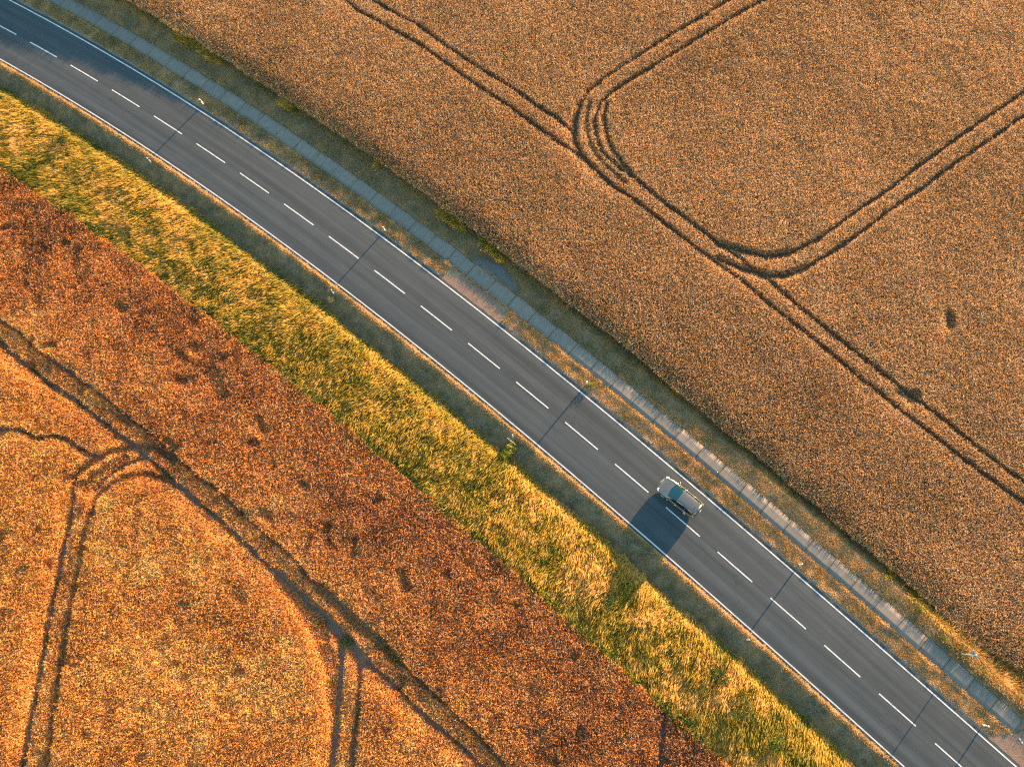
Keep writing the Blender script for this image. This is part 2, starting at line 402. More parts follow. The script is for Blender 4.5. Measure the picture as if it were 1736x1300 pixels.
# ------------------------------------------------------------------ crops: height map with the tractor ruts pressed in
TR = {
'A1':[(-22.4,64.5),(-20.7,62.9),(-17.5,60.8),(-14.3,58.7),(-11.2,56.1),(-8.1,53.6),(-4.5,50.8),(-2.3,48.9),(0.6,46.6),(2.0,45.6),(3.7,43.9),(5.7,41.8),(6.6,41.3),(8.5,39.7),(11.3,37.2),(14.1,34.8),(16.1,33.2),(17.6,32.1),(19.9,29.8),(22.6,27.4),(25.2,25.1),(28.4,22.1),(28.8,21.9),(30.7,20.1),(32.2,18.8),(34.1,17.2),(36.6,15.0),(39.0,13.0),(41.9,10.8)],
'A2':[(-19.4,64.3),(-17.6,63.0),(-14.4,60.9),(-11.2,58.2),(-8.1,55.7),(-4.5,53.2),(-2.3,51.3),(-0.0,49.6),(1.4,48.2),(1.8,47.3)],
'A3':[(9.0,41.4),(11.4,39.4),(13.9,37.3),(15.6,35.8),(17.2,34.6),(19.2,32.9),(20.6,31.7),(22.7,29.5),(25.4,27.1),(28.0,24.8),(31.3,21.9),(33.1,20.4),(35.6,18.3),(38.0,16.1),(40.5,13.9),(42.2,12.7)],
'B1':[(18.3,63.1),(15.5,61.2),(11.5,58.7),(8.4,56.5),(5.3,54.3),(3.4,52.7),(2.4,51.0),(1.9,49.2),(1.8,47.2),(2.4,45.6),(3.7,43.9),(5.7,41.8)],
'B2':[(21.7,62.9),(18.5,61.0),(15.3,58.9),(12.2,56.8),(9.1,54.8),(6.0,52.8),(4.5,51.3),(3.8,49.3),(4.0,47.5),(4.5,45.8),(5.8,44.3),(7.9,42.6),(9.2,41.4)],
'B3':[(3.4,51.3),(3.0,49.2),(3.2,47.2),(3.9,45.5),(4.9,44.2),(6.7,42.4)],
'B4':[(5.2,51.3),(4.8,49.6),(5.0,47.6),(5.6,45.8),(6.7,44.2),(7.9,42.6)],
'C1':[(47.2,52.0),(42.5,48.8),(38.6,46.0),(35.4,43.7),(32.6,41.5),(29.8,39.6),(27.4,37.9),(25.1,36.2),(22.7,35.0),(20.3,34.5),(18.4,35.0),(15.6,35.8)],
'C2':[(46.9,49.4),(43.1,46.8),(39.4,44.3),(35.9,41.6),(32.5,39.3),(29.3,36.9),(26.7,35.1),(23.7,33.3),(21.8,32.6),(20.1,32.6),(18.0,33.2),(15.5,34.3)],
'weird':[(37.1,27.8),(32.8,20.5)],
'T1':[(-55.9,29.6),(-53.4,28.0),(-50.8,25.8),(-48.8,24.5),(-46.5,23.0),(-43.5,21.0),(-41.9,19.7),(-39.5,18.0),(-38.0,16.9),(-36.4,15.4),(-34.1,13.6),(-31.9,12.1),(-29.7,10.1),(-28.4,9.0),(-26.2,7.3),(-24.3,5.8),(-23.3,4.5),(-21.9,3.4),(-20.3,2.0),(-18.4,0.2),(-16.7,-1.0),(-15.0,-2.7),(-13.7,-3.8),(-11.6,-5.6),(-9.7,-7.3),(-7.7,-9.0),(-5.1,-11.7)],
'T2':[(-55.6,27.4),(-53.0,25.2),(-49.9,22.9),(-47.5,21.5),(-45.3,20.0),(-43.2,18.5),(-41.3,17.1),(-39.3,15.6),(-37.7,14.3),(-36.2,12.9),(-33.9,11.2),(-31.7,9.5),(-29.9,8.0),(-28.2,6.5),(-25.7,4.4),(-23.9,2.8),(-21.8,1.0),(-20.1,-0.4),(-19.0,-1.6),(-17.7,-3.0),(-15.8,-4.3),(-14.2,-5.7),(-12.3,-7.5),(-10.3,-9.0),(-8.4,-10.6),(-7.2,-11.7)],
'L3a':[(-41.5,16.3),(-43.5,14.9),(-44.8,14.1),(-45.8,13.4),(-45.7,12.0),(-45.8,10.4),(-45.8,8.8),(-46.1,7.2),(-46.2,5.1),(-46.5,1.9),(-46.7,-0.7),(-46.8,-3.8),(-47.0,-6.4),(-47.2,-9.1),(-47.3,-11.9)],
'L3b':[(-43.2,13.0),(-43.6,11.3),(-44.0,9.6),(-44.3,8.3),(-44.3,5.9),(-44.7,1.9),(-44.9,-2.0),(-45.1,-5.8),(-45.1,-10.7)],
'L3c':[(-43.7,12.4),(-43.3,13.1),(-42.0,14.2),(-40.0,15.2),(-39.1,15.4)],
'L3d':[(-42.9,12.3),(-41.9,13.2),(-40.5,13.8),(-39.1,13.9),(-37.6,13.5),(-36.2,12.9)],
'L4':[(-54.1,18.3),(-51.9,18.2),(-49.9,17.3),(-48.6,17.6),(-46.9,17.1),(-45.7,16.3),(-44.4,15.6),(-43.3,15.4)],
'T5a':[(-21.3,0.3),(-20.1,-0.9),(-19.8,-2.0),(-19.8,-4.5),(-19.9,-6.9),(-20.0,-8.7),(-20.2,-11.8)],
'T5b':[(-19.0,-1.2),(-18.3,-2.2),(-18.0,-4.5),(-18.1,-6.9),(-18.3,-9.4),(-18.4,-11.8)],
'T6':[(8.7,-6.9),(8.4,-9.1),(8.0,-11.6)],
}
TR = {k: [np.array(q, float) for q in v] for k, v in TR.items()}
GX0, GX1, GY0, GY1, GC = -80., 66., -28., 86., .12
gx = np.arange(GX0, GX1, GC); gy = np.arange(GY0, GY1, GC)
RUT = np.zeros((len(gx), len(gy)), np.float32)       # 0 standing crop .. 1 bare wheel track
def extend(p, a=False, b=False, L=25):
    p = [np.array(q, float) for q in p]
    if a: v = p[0] - p[2]; p = [p[0] + v / np.linalg.norm(v) * L] + p
    if b: v = p[-1] - p[-3]; p = p + [p[-1] + v / np.linalg.norm(v) * L]
    return p
WIDE = np.zeros((len(gx), len(gy)), np.float32); FLANK = WIDE.copy()      # low crop between ruts; sun-facing flanks lowered to shape a bright rim
def press(pts, width, depth=1.0, soft=.18, wob=.10, MAP=None):
    MAP = RUT if MAP is None else MAP
    for a, b in zip(pts[:-1], pts[1:]):
        rad = width + soft + wob + .2
        i0 = max(0, int((min(a[0], b[0]) - rad - GX0) / GC)); i1 = min(len(gx), int((max(a[0], b[0]) + rad - GX0) / GC) + 2)
        j0 = max(0, int((min(a[1], b[1]) - rad - GY0) / GC)); j1 = min(len(gy), int((max(a[1], b[1]) + rad - GY0) / GC) + 2)
        if i1 <= i0 or j1 <= j0: continue
        Xg, Yg = np.meshgrid(gx[i0:i1], gy[j0:j1], indexing='ij')
        v = b - a; L2 = v @ v + 1e-9
        tt = np.clip(((Xg - a[0]) * v[0] + (Yg - a[1]) * v[1]) / L2, 0, 1)
        dist = np.hypot(Xg - a[0] - tt * v[0], Yg - a[1] - tt * v[1])
        ww = width * .5 + (vnoise(Xg, Yg, .8, 71, 2) - .5) * 2 * wob
        val = depth * (1 - sm(dist, ww, ww + soft))
        if MAP is FLANK:
            val = val * (((Xg - a[0] - tt * v[0]) * math.cos(R(SUN_AZ)) + (Yg - a[1] - tt * v[1]) * math.sin(R(SUN_AZ))) < .1)
        MAP[i0:i1, j0:j1] = np.maximum(MAP[i0:i1, j0:j1], val)
press(extend(TR['A1'], 1, 1), .26); press(extend(TR['A2'], 1, 0), .24); press(extend(TR['A3'], 0, 1), .26)
press(extend(TR['B1'], 1, 0), .24, .95); press(extend(TR['B2'], 1, 0), .26, .95); press(TR['B3'], .3, .7); press(TR['B4'], .28, .85)
press(TR['B1'][6:11], .5, .6); press(TR['C1'][8:], .7, .6); press(TR['C2'][7:], .7, .65)
press(extend(TR['C1'], 1, 0), .28, .95); press(extend(TR['C2'], 1, 0), .28, .95)
press(extend(TR['T1'], 1, 1), .08, .92, .25, .15); press(extend(TR['T2'], 1, 1), .28, 1.0, .18, .14)
press(TR['T2'][14:20], .7, .7, .4); press(TR['T1'][17:22], .6, .72, .4)
press(extend(TR['L3a'][3:], 0, 1), .34, 1.0, .15, .1); press(extend(TR['L3b'], 0, 1), .3, .68, .3, .2)
press(TR['L3c'], .35, .85); press(TR['L3d'], .3, .7); press(extend(TR['L4'], 1, 0), .22, .95)
press([np.array(p) for p in [(-45.9, 13.6), (-44.4, 14.9), (-42.6, 16.0), (-40.4, 16.4), (-38.4, 16.3), (-36.6, 15.2)]], .35, .72, .35, .1)
press([np.array(p) for p in [(-44.6, 12.6), (-42.9, 14.4), (-41.2, 15.2)]], .9, .6, .4, .2)
press(extend(TR['T5a'], 0, 1), .45, .9); press(extend(TR['T5b'], 0, 1), .35, .9); press(extend(TR['T6'], 0, 1), .2, .95)
press([np.array(p) for p in [(-25.0, 3.6), (-23.2, 1.6), (-21.6, -.8), (-20.6, -3.4), (-20.1, -6.5)]], .9, .6, .4, .15)
press([np.array((37.0, 27.6)), np.array((37.1, 28.6))], .45, .75, .5); press([np.array((32.6, 20.5)), np.array((33.0, 20.9))], .6, .8, .4)
press([np.array((32.7, 20.6)), np.array((31.6, 21.1))], .3, .6, .4)
def between(A, B, n=14):      # centre line of the low crop left standing between two ruts
    A = np.array(A); B = np.array(B)
    la = np.r_[0, np.cumsum(np.hypot(*np.diff(A, axis=0).T))]; lb = np.r_[0, np.cumsum(np.hypot(*np.diff(B, axis=0).T))]
    q = np.linspace(0, 1, n)
    ia = np.stack([np.interp(q * la[-1], la, A[:, k]) for k in (0, 1)], 1); ib = np.stack([np.interp(q * lb[-1], lb, B[:, k]) for k in (0, 1)], 1)
    return [(u + v) / 2 for u, v in zip(ia, ib)]
press(extend(between(TR['T1'], TR['T2'], 40), 1, 1), 1.1, 1.0, .4, .1, WIDE)
press(extend(between(TR['L3a'][6:], TR['L3b'][1:], 20), 0, 1), 1.3, 1.0, .4, .1, WIDE)
press(extend(between(TR['T5a'][1:], TR['T5b'], 12), 0, 1), 1.1, 1.0, .4, .1, WIDE)
press(TR['B1'][7:], 1.0, .7, .4, .1, WIDE)
#   sun-facing flank of a rut, crop lowered there to shape a lit rim
for kk, wd in (('T2', 1.2), ('L3a', 1.3), ('T5a', 1.1), ('L3d', .9)):
    press(extend(TR[kk], 1, 1) if kk == 'T2' else TR[kk][3 if kk == 'L3a' else 0:], .3, 1.0, wd, .05, FLANK)
# small lodged spots scattered in the near field
for k in range(300):
    x0, y0 = rng.uniform(-60, 10), rng.uniform(-14, 50); s_, d_ = xy2sd(x0, y0)
    if d_ > -15: continue
    a_ = rng.uniform(0, 6.3); r_ = rng.uniform(.05, 1.2) ** 2
    press([np.array((x0, y0)), np.array((x0 + r_ * math.cos(a_), y0 + r_ * math.sin(a_)))], rng.uniform(.05, .35), rng.uniform(.15, .5), .5, .25)
for (x0, y0, x1, y1) in ((-33.6, 23.6, -32.6, 22.1), (-32.9, 22.6, -32.2, 21.4), (-30.0, 27.0, -28.6, 25.2), (-36.5, 29.8, -35.8, 29.2)):
    press([np.array((x0, y0)), np.array((x1, y1))], .7, .3, .7, .35)

def rut_at(x, y, RUT=RUT):
    i = np.clip(((x - GX0) / GC).astype(int), 0, len(gx) - 1); j = np.clip(((y - GY0) / GC).astype(int), 0, len(gy) - 1)
    return RUT[i, j]

def kites(p0, p2, width, midf, side_ang, droop=0.0, roll=None):
    """thin leaf: base, two shoulders, tip"""
    mid = p0 + (p2 - p0) * midf[:, None]
    mid[:, 2] += droop * (1 if np.isscalar(droop) else 1)
    sx = np.cos(side_ang) * width * .5; sy = np.sin(side_ang) * width * .5
    sz = 0
    if roll is not None:
        sz = np.sin(roll) * width * .5; sx = sx * np.cos(roll); sy = sy * np.cos(roll)
    L = mid.copy(); L[:, 0] += sx; L[:, 1] += sy; L[:, 2] += sz
    Q = mid.copy(); Q[:, 0] -= sx; Q[:, 1] -= sy; Q[:, 2] -= sz
    V = np.stack([p0, L, p2, Q], 1).reshape(-1, 3)
    return V
def ribbons(p0, p2, width, side_ang):
    sx = np.cos(side_ang) * width * .5; sy = np.sin(side_ang) * width * .5; o = np.stack([sx, sy, 0 * sx], 1)
    return np.stack([p0 - o, p0 + o, p2 + o * .5, p2 - o * .5], 1).reshape(-1, 3)
def quads_obj(name, Vs, tints, mat, k2=None):
    V = np.concatenate(Vs); T = np.concatenate(tints)
    F = np.arange(len(V), dtype=np.int32).reshape(-1, 4)
    return mesh_np(name, V, F, mat, None, False, {"tint": ('FACE', np.clip(T, 0, 1)), **({} if k2 is None else {"kind2": ('FACE', np.clip(k2, 0, 1))})})

def scatter(step, cond, x0=GX0, x1=GX1, y0=GY0, y1=GY1, jit=.95):
    xs = np.arange(x0, x1, step); ys = np.arange(y0, y1, step)
    Xg, Yg = np.meshgrid(xs, ys, indexing='ij'); x = Xg.ravel(); y = Yg.ravel()
    x = x + rng.uniform(-.5, .5, len(x)) * step * jit; y = y + rng.uniform(-.5, .5, len(y)) * step * jit
    s, d = xy2sd(x, y); k = cond(x, y, s, d)
    x, y, s, d = x[k], y[k], s[k], d[k]; z = ground_z(s, d)
    k = in_view(x, y, z)
    return x[k], y[k], s[k], d[k], z[k]

def wheat_edge(s): return 9.15 + (vnoise(s, s * 0, 2.2, 31, 3) - .5) * .5 + np.interp(s, [112, 118, 124], [0, 1.4, 4.5])
def crop(name, mat, step, H0, cond, nst, nle, tint_fn, hvar, lean_dir, lean_amt, wst, wle, lle, k2_fn=None):
    x, y, s, d, z = scatter(step, cond)
    r = rut_at(x, y)
    keep = rng.random(len(x)) > np.clip((r - .72) * 4, 0, 1) ** 1
    x, y, s, d, z, r = x[keep], y[keep], s[keep], d[keep], z[keep], r[keep]
    n = len(x)
    hn = vnoise(x, y, .28, 41, 2); wd = rut_at(x, y, WIDE); fl = rut_at(x, y, FLANK)
    h = H0 * (1 - .78 * r) * (1 - .20 * wd) * (1 - .24 * fl) * (1 + (1 - .6 * wd) * hvar * (rng.random(n) - .5) * 1.3 + hvar * (hn - .5) * 1.6 + .16 * (vnoise(x, y, 4.0, 43, 3) - .5))
    tn = tint_fn(x, y, s, d) - .12 * (r > .3)
    tt = tn + rng.normal(0, .10, n)
    Vs, Ts = [], []
    lx, ly = math.cos(lean_dir) * lean_amt, math.sin(lean_dir) * lean_amt
    for k in range(nst):       # stalks with their flag leaf
        a = rng.uniform(0, 6.283, n); q = rng.uniform(.1, .45, n)
        b = np.stack([x + rng.normal(0, step * .2, n), y + rng.normal(0, step * .2, n), z], 1)
        hh = h * rng.uniform(.78, 1.0, n)
        tip = b + np.stack([(np.cos(a) * q + lx) * hh, (np.sin(a) * q + ly) * hh, hh], 1)
        Vs.append(ribbons(b, tip, rng.uniform(.7, 1.3, n) * wst, rng.uniform(0, 3.14, n)))
        Ts.append(tt + rng.normal(0, .08, n) - .06)
    for k in range(nle):       # nodding ears and leaves near the top
        a = rng.uniform(0, 6.283, n); L = lle * rng.uniform(.6, 1.35, n)
        hh = h * rng.uniform(.72, 1.0, n); up = rng.uniform(-.35, .6, n)
        ofs = rng.uniform(0, step * .55, n); oa = rng.uniform(0, 6.283, n)
        b = np.stack([x + lx * hh + np.cos(oa) * ofs, y + ly * hh + np.sin(oa) * ofs, z + hh - .04], 1)
        tip = b + np.stack([(np.cos(a) + lx * 1.2) * L, (np.sin(a) + ly * 1.2) * L, up * L], 1)
        Vs.append(kites(b, tip, rng.uniform(.7, 1.3, n) * wle, rng.uniform(.4, .65, n), a + 1.57 + rng.normal(0, .3, n), .02, rng.uniform(-1.3, 1.3, n)))
        Ts.append(tt + rng.normal(.06, .12, n))
    print(name, n)
    k2 = None if k2_fn is None else np.tile(k2_fn(x, y, s, d), nst + nle)
    return quads_obj(name, Vs, Ts, mat, k2)

def tint_up(x, y, s, d):
    g = vnoise(x, y, 9.0, 51, 4); g2 = vnoise(x, y, 1.6, 52, 3)
    edge = np.exp(-((d - 10.3) / 1.6) ** 2) * .16 * (vnoise(x, y, 3, 57, 2) + .4)  # shaded band along the wheat edge, darkened in the tint itself
    return .56 + (g - .5) * .40 + (g2 - .5) * .22 - edge
def tint_lo(x, y, s, d):
    g = vnoise(x, y, 7.0, 61, 4); g2 = vnoise(x, y, 1.1, 62, 3); rows = vnoise(x * 1.0, y * .12, .9, 63, 2)
    near = 0
    return .47 + .19 * sm(-d, 16, 33) + (g - .5) * .5 + (g2 - .5) * .55 + (vnoise(x, y, 2.6, 66, 2) - .5) * .3 + (rows - .5) * .16 * (d < -28) - near
LD = R(230)
o = crop('wheat_field', M['wheat'], .125, .82, lambda x, y, s, d: d > wheat_edge(s), 2, 4, tint_up, .14, LD, .10, .03, .036, .115)
tag(o, 'tan ripe wheat field with looping tractor tramlines, beyond the concrete path', 'wheat field', kind='stuff')
o = crop('grain_field', M['rye'], .135, .85, lambda x, y, s, d: d < -13.25 + (vnoise(s, s * 0, 1.6, 33, 3) - .5) * .5, 2, 4, tint_lo, .22, LD, .16, .034, .046, .14, lambda x, y, s, d: sm(-d, 20, 34) * .75 + .15 + .3 * (vnoise(x, y, 5, 68, 2) - .5))
tag(o, 'reddish orange ripe grain field with bare wheel ruts below the tall grass', 'grain field', kind='stuff')

# low weeds along the ruts of the near field
def weeds_in_ruts():
    x, y, s, d, z = scatter(.16, lambda x, y, s, d: (d < -14) & (rut_at(x, y) > .3) & (vnoise(x, y, 1.7, 81, 2) > .62))
    n = len(x); Vs, Ts = [], []
    for k in range(4):
        a = rng.uniform(0, 6.283, n); L = rng.uniform(.08, .25, n)
        b = np.stack([x, y, z], 1); tip = b + np.stack([np.cos(a) * L, np.sin(a) * L, rng.uniform(.1, .35, n)], 1)
        Vs.append(kites(b, tip, rng.uniform(.03, .07, n), np.full(n, .6), a + 1.57)); Ts.append(rng.uniform(.2, .9, n))
    o = quads_obj('rut_weeds', Vs, Ts, M['green']); tag(o, 'low green weeds growing in the wheel ruts of the orange field', 'weeds', kind='stuff')
weeds_in_ruts()

# ------------------------------------------------------------------ tall grass strip
def tall_grass():
    lo_edge = lambda s: -13.2 + (vnoise(s, s * 0, 1.3, 35, 3) - .5) * .9 + (vnoise(s, s * 0, .35, 135, 2) - .5) * .5
    hi_edge = lambda s: -5.75 + (vnoise(s, s * 0, 4.0, 36, 3) - .5) * .7 + (vnoise(s, s * 0, .45, 136, 2) - .5) * .5
    x, y, s, d, z = scatter(.10, lambda x, y, s, d: (d > lo_edge(s)) & (d < hi_edge(s)) & (s > -20) & (s < 135))
    n = len(x); print('tall', n)
    gpatch = .6 * vnoise(s * .7, d, 1.6, 91, 3) + .4 * vnoise(s * .45, d, 1.5, 191, 2) - np.interp(s, [20, 40, 70, 80], [0, .07, .05, 0]); g2 = vnoise(x, y, .5, 92, 2)
    edge = np.exp(-((d + 6.0) / .8) ** 2) * (s < 68)
    ang0 = np.interp(s, [0, 30, 50, 80, 110], [R(198), R(212), R(234), R(243), R(250)])
    ang = ang0 + (vnoise(x, y, 2.6, 94, 2) - .5) * 1.1
    u_ = x * np.cos(ang0) + y * np.sin(ang0); v_ = -x * np.sin(ang0) + y * np.cos(ang0)
    streak = vnoise(u_, v_ * 5.0, .85, 98, 2); streak2 = vnoise(u_, v_ * 4.0, 2.2, 99, 2)
    tn = .62 + (gpatch - .5) * 1.0 + (g2 - .5) * .25 + (streak - .5) * .28 + (streak2 - .5) * .2 - edge * .16 + .06 * np.clip((s - 40) / 60, -.5, 1)
    tn = tn - .30 * sm(s, 84, 90) * (1 - sm(s, 104, 110)) * (d > -11.2) * sm(vnoise(s * .7, d, 1.3, 196, 3), .42, .6)
    tn = np.where(d < -12.7 + .5 * gpatch, tn - .3 * (vnoise(s, s * 0, 1.9, 95, 2) > .5), tn)
    hgt = (.50 + .32 * vnoise(x, y, 2.2, 93, 3) + .32 * (streak - .45) + .2 * (vnoise(x, y, .45, 97, 2) - .5)) * np.clip((d + 13.6) / .5, .5, 1) * np.clip((-5.4 - d) / .8, .45, 1)
    hgt = np.maximum(hgt, .15)
    Vs, Ts = [], []
    for k in range(3):
        a = ang + rng.normal(0, .22, n); q = rng.uniform(.6, 1.35, n); hh = hgt * rng.uniform(.6, 1.1, n)
        b = np.stack([x + rng.normal(0, .04, n), y + rng.normal(0, .04, n), z - .02], 1)
        tip = b + np.stack([np.cos(a) * q * hh, np.sin(a) * q * hh, hh], 1)
        V = kites(b, tip, rng.uniform(.025, .06, n), rng.uniform(.45, .7, n), a + 1.57 + rng.normal(0, .5, n), .10, rng.uniform(-1.0, 1.0, n))
        Vs.append(V); Ts.append(tn + rng.normal(0, .11, n))
    o = quads_obj('tall_grass', Vs, Ts, M['tall'])
    tag(o, 'golden yellow tall grass strip leaning beside the road', 'tall grass', kind='stuff')
tall_grass()

# ------------------------------------------------------------------ short dry grass of the verges
def short_grass(name, label, cond, step, hfun, tfun, nb, mat=None):
    x, y, s, d, z = scatter(step, cond)
    n = len(x); print(name, n); h = hfun(x, y, s, d); tn = tfun(x, y, s, d); Vs, Ts = [], []
    for k in range(nb):
        a = rng.uniform(0, 6.283, n); hh = h * rng.uniform(.5, 1.2, n); q = rng.uniform(.3, 1.3, n)
        b = np.stack([x + rng.normal(0, step * .3, n), y + rng.normal(0, step * .3, n), z - .02], 1)
        tip = b + np.stack([np.cos(a) * q * hh, np.sin(a) * q * hh, hh + .02], 1)
        Vs.append(kites(b, tip, rng.uniform(.015, .035, n), rng.uniform(.35, .6, n), a + 1.57, .0)); Ts.append(tn + rng.normal(0, .13, n))
    o = quads_obj(name, Vs, Ts, mat or M['verge']); tag(o, label, 'grass', kind='stuff')
lay = lambda s, d: (s > 53.7) & (s < 61.0) & (d < 5.0 + .0 * s)
def edge_in(s): return 3.66 + (vnoise(s, s * 0, .5, 37, 3) - .5) * .34
short_grass('verge_grass', 'short dry orange and green grass between the edge line and the concrete path',
    lambda x, y, s, d: (d > edge_in(s)) & (d < 5.15) & (~lay(s, d)) & (s < 118.3 - np.clip(5 - d, 0, 2) * .9),
    .07, lambda x, y, s, d: .04 + .16 * vnoise(x, y, .7, 101, 3) ** 1.5 + .04 * (d > 4.9),
    lambda x, y, s, d: .66 + (vnoise(x, y, .9, 102, 4) - .5) * 1.3 - .10 * (d > 4.3), 3)
short_grass('verge_grass', 'thin dark green grass between the concrete path and the wheat edge',
    lambda x, y, s, d: (d > 6.68 + (vnoise(s, s * 0, .7, 38, 2) - .5) * .2) & (d < wheat_edge(s) + .1) & ~((s > 55) & (s < 60.3) & (d < 7.0 + np.clip(1 - np.abs(s - 57.6) / 2.8, 0, 1) * 1.05) & (d > 6.78)) & (s < 126),
    .085, lambda x, y, s, d: (.07 + .14 * vnoise(x, y, .8, 103, 3)) * (1 + .8 * (d > 8.4)) * (1 + 1.6 * np.clip((s - 104) / 8, 0, 1) * (d > 7.3)),
    lambda x, y, s, d: .46 + (vnoise(x, y, 1.0, 104, 4) - .5) * .9 - .12 * (d < 7.3) * (s > 60) + .3 * np.clip((s - 104) / 6, 0, 1) * (vnoise(x, y, .9, 105, 2) > .42), 3)
short_grass('verge_grass', 'rough olive grass sloping down from the road into the ditch',
    lambda x, y, s, d: (d < -3.56 - (vnoise(s, s * 0, .5, 39, 3) - .5) * .16) & (d > -6.1),
    .08, lambda x, y, s, d: .06 + .10 * vnoise(x, y, .6, 106, 3) + .07 * (d > -4.0),
    lambda x, y, s, d: np.where(d > -3.8, .74, .44) + (vnoise(x, y, .9, 107, 4) - .5) * 1.2, 3)  # sunlit rim beside the asphalt and shaded slope below, put into the tint

# taller straw grass standing in patches along the edge of the wheat
def edge_grass():
    x, y, s, d, z = scatter(.09, lambda x, y, s, d: (d > 8.2) & (d < 9.6) & (np.abs(d - wheat_edge(s) + .25) < .45) & (vnoise(s, s * 0, 3.0, 201, 3) > np.interp(s, [8, 14, 60, 66, 100, 106], [.95, .64, .66, .76, .68, .42])))
    n = len(x); Vs, Ts = [], []; tn = .60 + (vnoise(x, y, .5, 202, 3) - .5) * 1.3
    for k in range(4):
        a = rng.normal(R(225), 1.0, n); q = rng.uniform(.3, 1.1, n); hh = rng.uniform(.25, .75, n)
        b = np.stack([x, y, z - .02], 1); tip = b + np.stack([np.cos(a) * q * hh, np.sin(a) * q * hh, hh], 1)
        Vs.append(kites(b, tip, rng.uniform(.02, .045, n), rng.uniform(.45, .7, n), a + 1.57, .08, rng.uniform(-1, 1, n))); Ts.append(tn + rng.normal(0, .12, n))
    o = quads_obj('edge_grass', Vs, Ts, M['tall']); tag(o, 'straw coloured grass in ragged patches along the wheat edge', 'grass', kind='stuff')
edge_grass()
# low broad leaved green plants along the lower edge of the tall grass
def edge_greens():
    x, y, s, d, z = scatter(.12, lambda x, y, s, d: (d > -13.75) & (d < -12.85) & (vnoise(s, s * 0, 1.7, 211, 3) > .54))
    n = len(x); Vs, Ts = [], []; tn = .62 + (vnoise(x, y, .5, 212, 2) - .5) * .8
    for k in range(6):
        a = rng.uniform(0, 6.283, n); L = rng.uniform(.08, .22, n); b = np.stack([x, y, z + rng.uniform(.2, .75, n)], 1)
        tip = b + np.stack([np.cos(a) * L, np.sin(a) * L, rng.uniform(-.05, .15, n)], 1)
        Vs.append(kites(b, tip, rng.uniform(.04, .08, n), np.full(n, .5), a + 1.57, .02, rng.uniform(-.8, .8, n))); Ts.append(tn + rng.normal(0, .15, n))
    o = quads_obj('edge_weeds', Vs, Ts, M['green']); tag(o, 'bright green weeds in broken patches between tall grass and orange crop', 'weeds', kind='stuff')
edge_greens()

# ------------------------------------------------------------------ small mesh builders for the objects
def bm_box(bm, c, size, mat=None, taper=1.0):
    r = bmesh.ops.create_cube(bm, size=1.0)
    for v in r['verts']:
        k = taper if v.co.z > 0 else 1.0
        v.co = Vector((v.co.x * size[0] * k, v.co.y * size[1] * k, v.co.z * size[2]))
        if mat: v.co = mat @ v.co
        v.co += Vector(c)
    return r['verts']
def bm_cyl(bm, a, b, r1, r2=None, n=12):
    a = Vector(a); b = Vector(b); r2 = r1 if r2 is None else r2; ax = (b - a)
    q = ax.to_track_quat('Z', 'Y').to_matrix(); ra = []; rb = []
    for i in range(n):
        t_ = 2 * math.pi * i / n; v = q @ Vector((math.cos(t_), math.sin(t_), 0))
        ra.append(bm.verts.new(a + v * r1)); rb.append(bm.verts.new(b + v * r2))
    for i in range(n): bm.faces.new((ra[i], ra[(i + 1) % n], rb[(i + 1) % n], rb[i]))
    bm.faces.new(ra[::-1]); bm.faces.new(rb)

M['white_plastic'] = plain('white_post_plastic', (.78, .77, .73), .45, var=.06)
M['black_plastic'] = plain('black_plastic', (.02, .02, .022), .5)
M['reflector'] = plain('reflector', (.6, .62, .65), .15, .6)
M['galv'] = plain('galvanised_steel', (.55, .55, .54), .5, .3)
M['sign_back'] = plain('grey_sign_back', (.28, .31, .35), .5, .5)
M['sign_white'] = plain('white_sign_face', (.8, .8, .78), .4)
M['sign_red'] = plain('red_sign_border', (.55, .03, .03), .4)
M['wood'] = plain('woody_stem', (.16, .11, .07), .9, var=.3)
M['dead'] = plain('bleached_twig', (.62, .55, .45), .8, var=.1)

# ---- roadside delineator post: rounded wedge section, slanted top, slanted black band with reflector
def post_ring(z, k=1.0, slant=0.0):
    pts = [(-.06, .035), (-.05, .05), (0, .055), (.05, .05), (.06, .035), (.045, -.02), (.015, -.05), (-.015, -.05), (-.045, -.02)]
    return [Vector((x * k, y * k, z + slant * (y + .05) / .1)) for x, y in pts]
def loft(bm, rings, cap0=True, cap1=True):
    vr = [[bm.verts.new(p) for p in r] for r in rings]; n = len(rings[0])
    for a, b in zip(vr[:-1], vr[1:]):
        for i in range(n): bm.faces.new((a[i], a[(i + 1) % n], b[(i + 1) % n], b[i]))
    if cap0: bm.faces.new(vr[0][::-1])
    if cap1: bm.faces.new(vr[-1])
    bmesh.ops.recalc_face_normals(bm, faces=bm.faces[:])
def make_post():
    t = empty('delineator_post', (0, 0, 0))
    bm = bmesh.new(); loft(bm, [post_ring(-.25), post_ring(.70, 1, .0), ]); obj_bm('shaft', bm, M['white_plastic'], t)
    bm = bmesh.new(); loft(bm, [post_ring(.702, 1.03), post_ring(.86, 1.03, .04)]); b = obj_bm('band', bm, M['black_plastic'], t)
    bm = bmesh.new(); bm_box(bm, (0, .0575, .80), (.05, .008, .12)); obj_bm('reflector', bm, M['reflector'], b)
    bm = bmesh.new(); loft(bm, [post_ring(.862, 1, .04), post_ring(.97, 1, .06), post_ring(1.0, .8, .06)]); obj_bm('cap', bm, M['white_plastic'], t)
    return t
post0 = make_post()
def copy_tree(o, parent=None):
    c = o.copy(); C.objects.link(c); c.parent = parent
    for ch in o.children: copy_tree(ch, c)
    return c
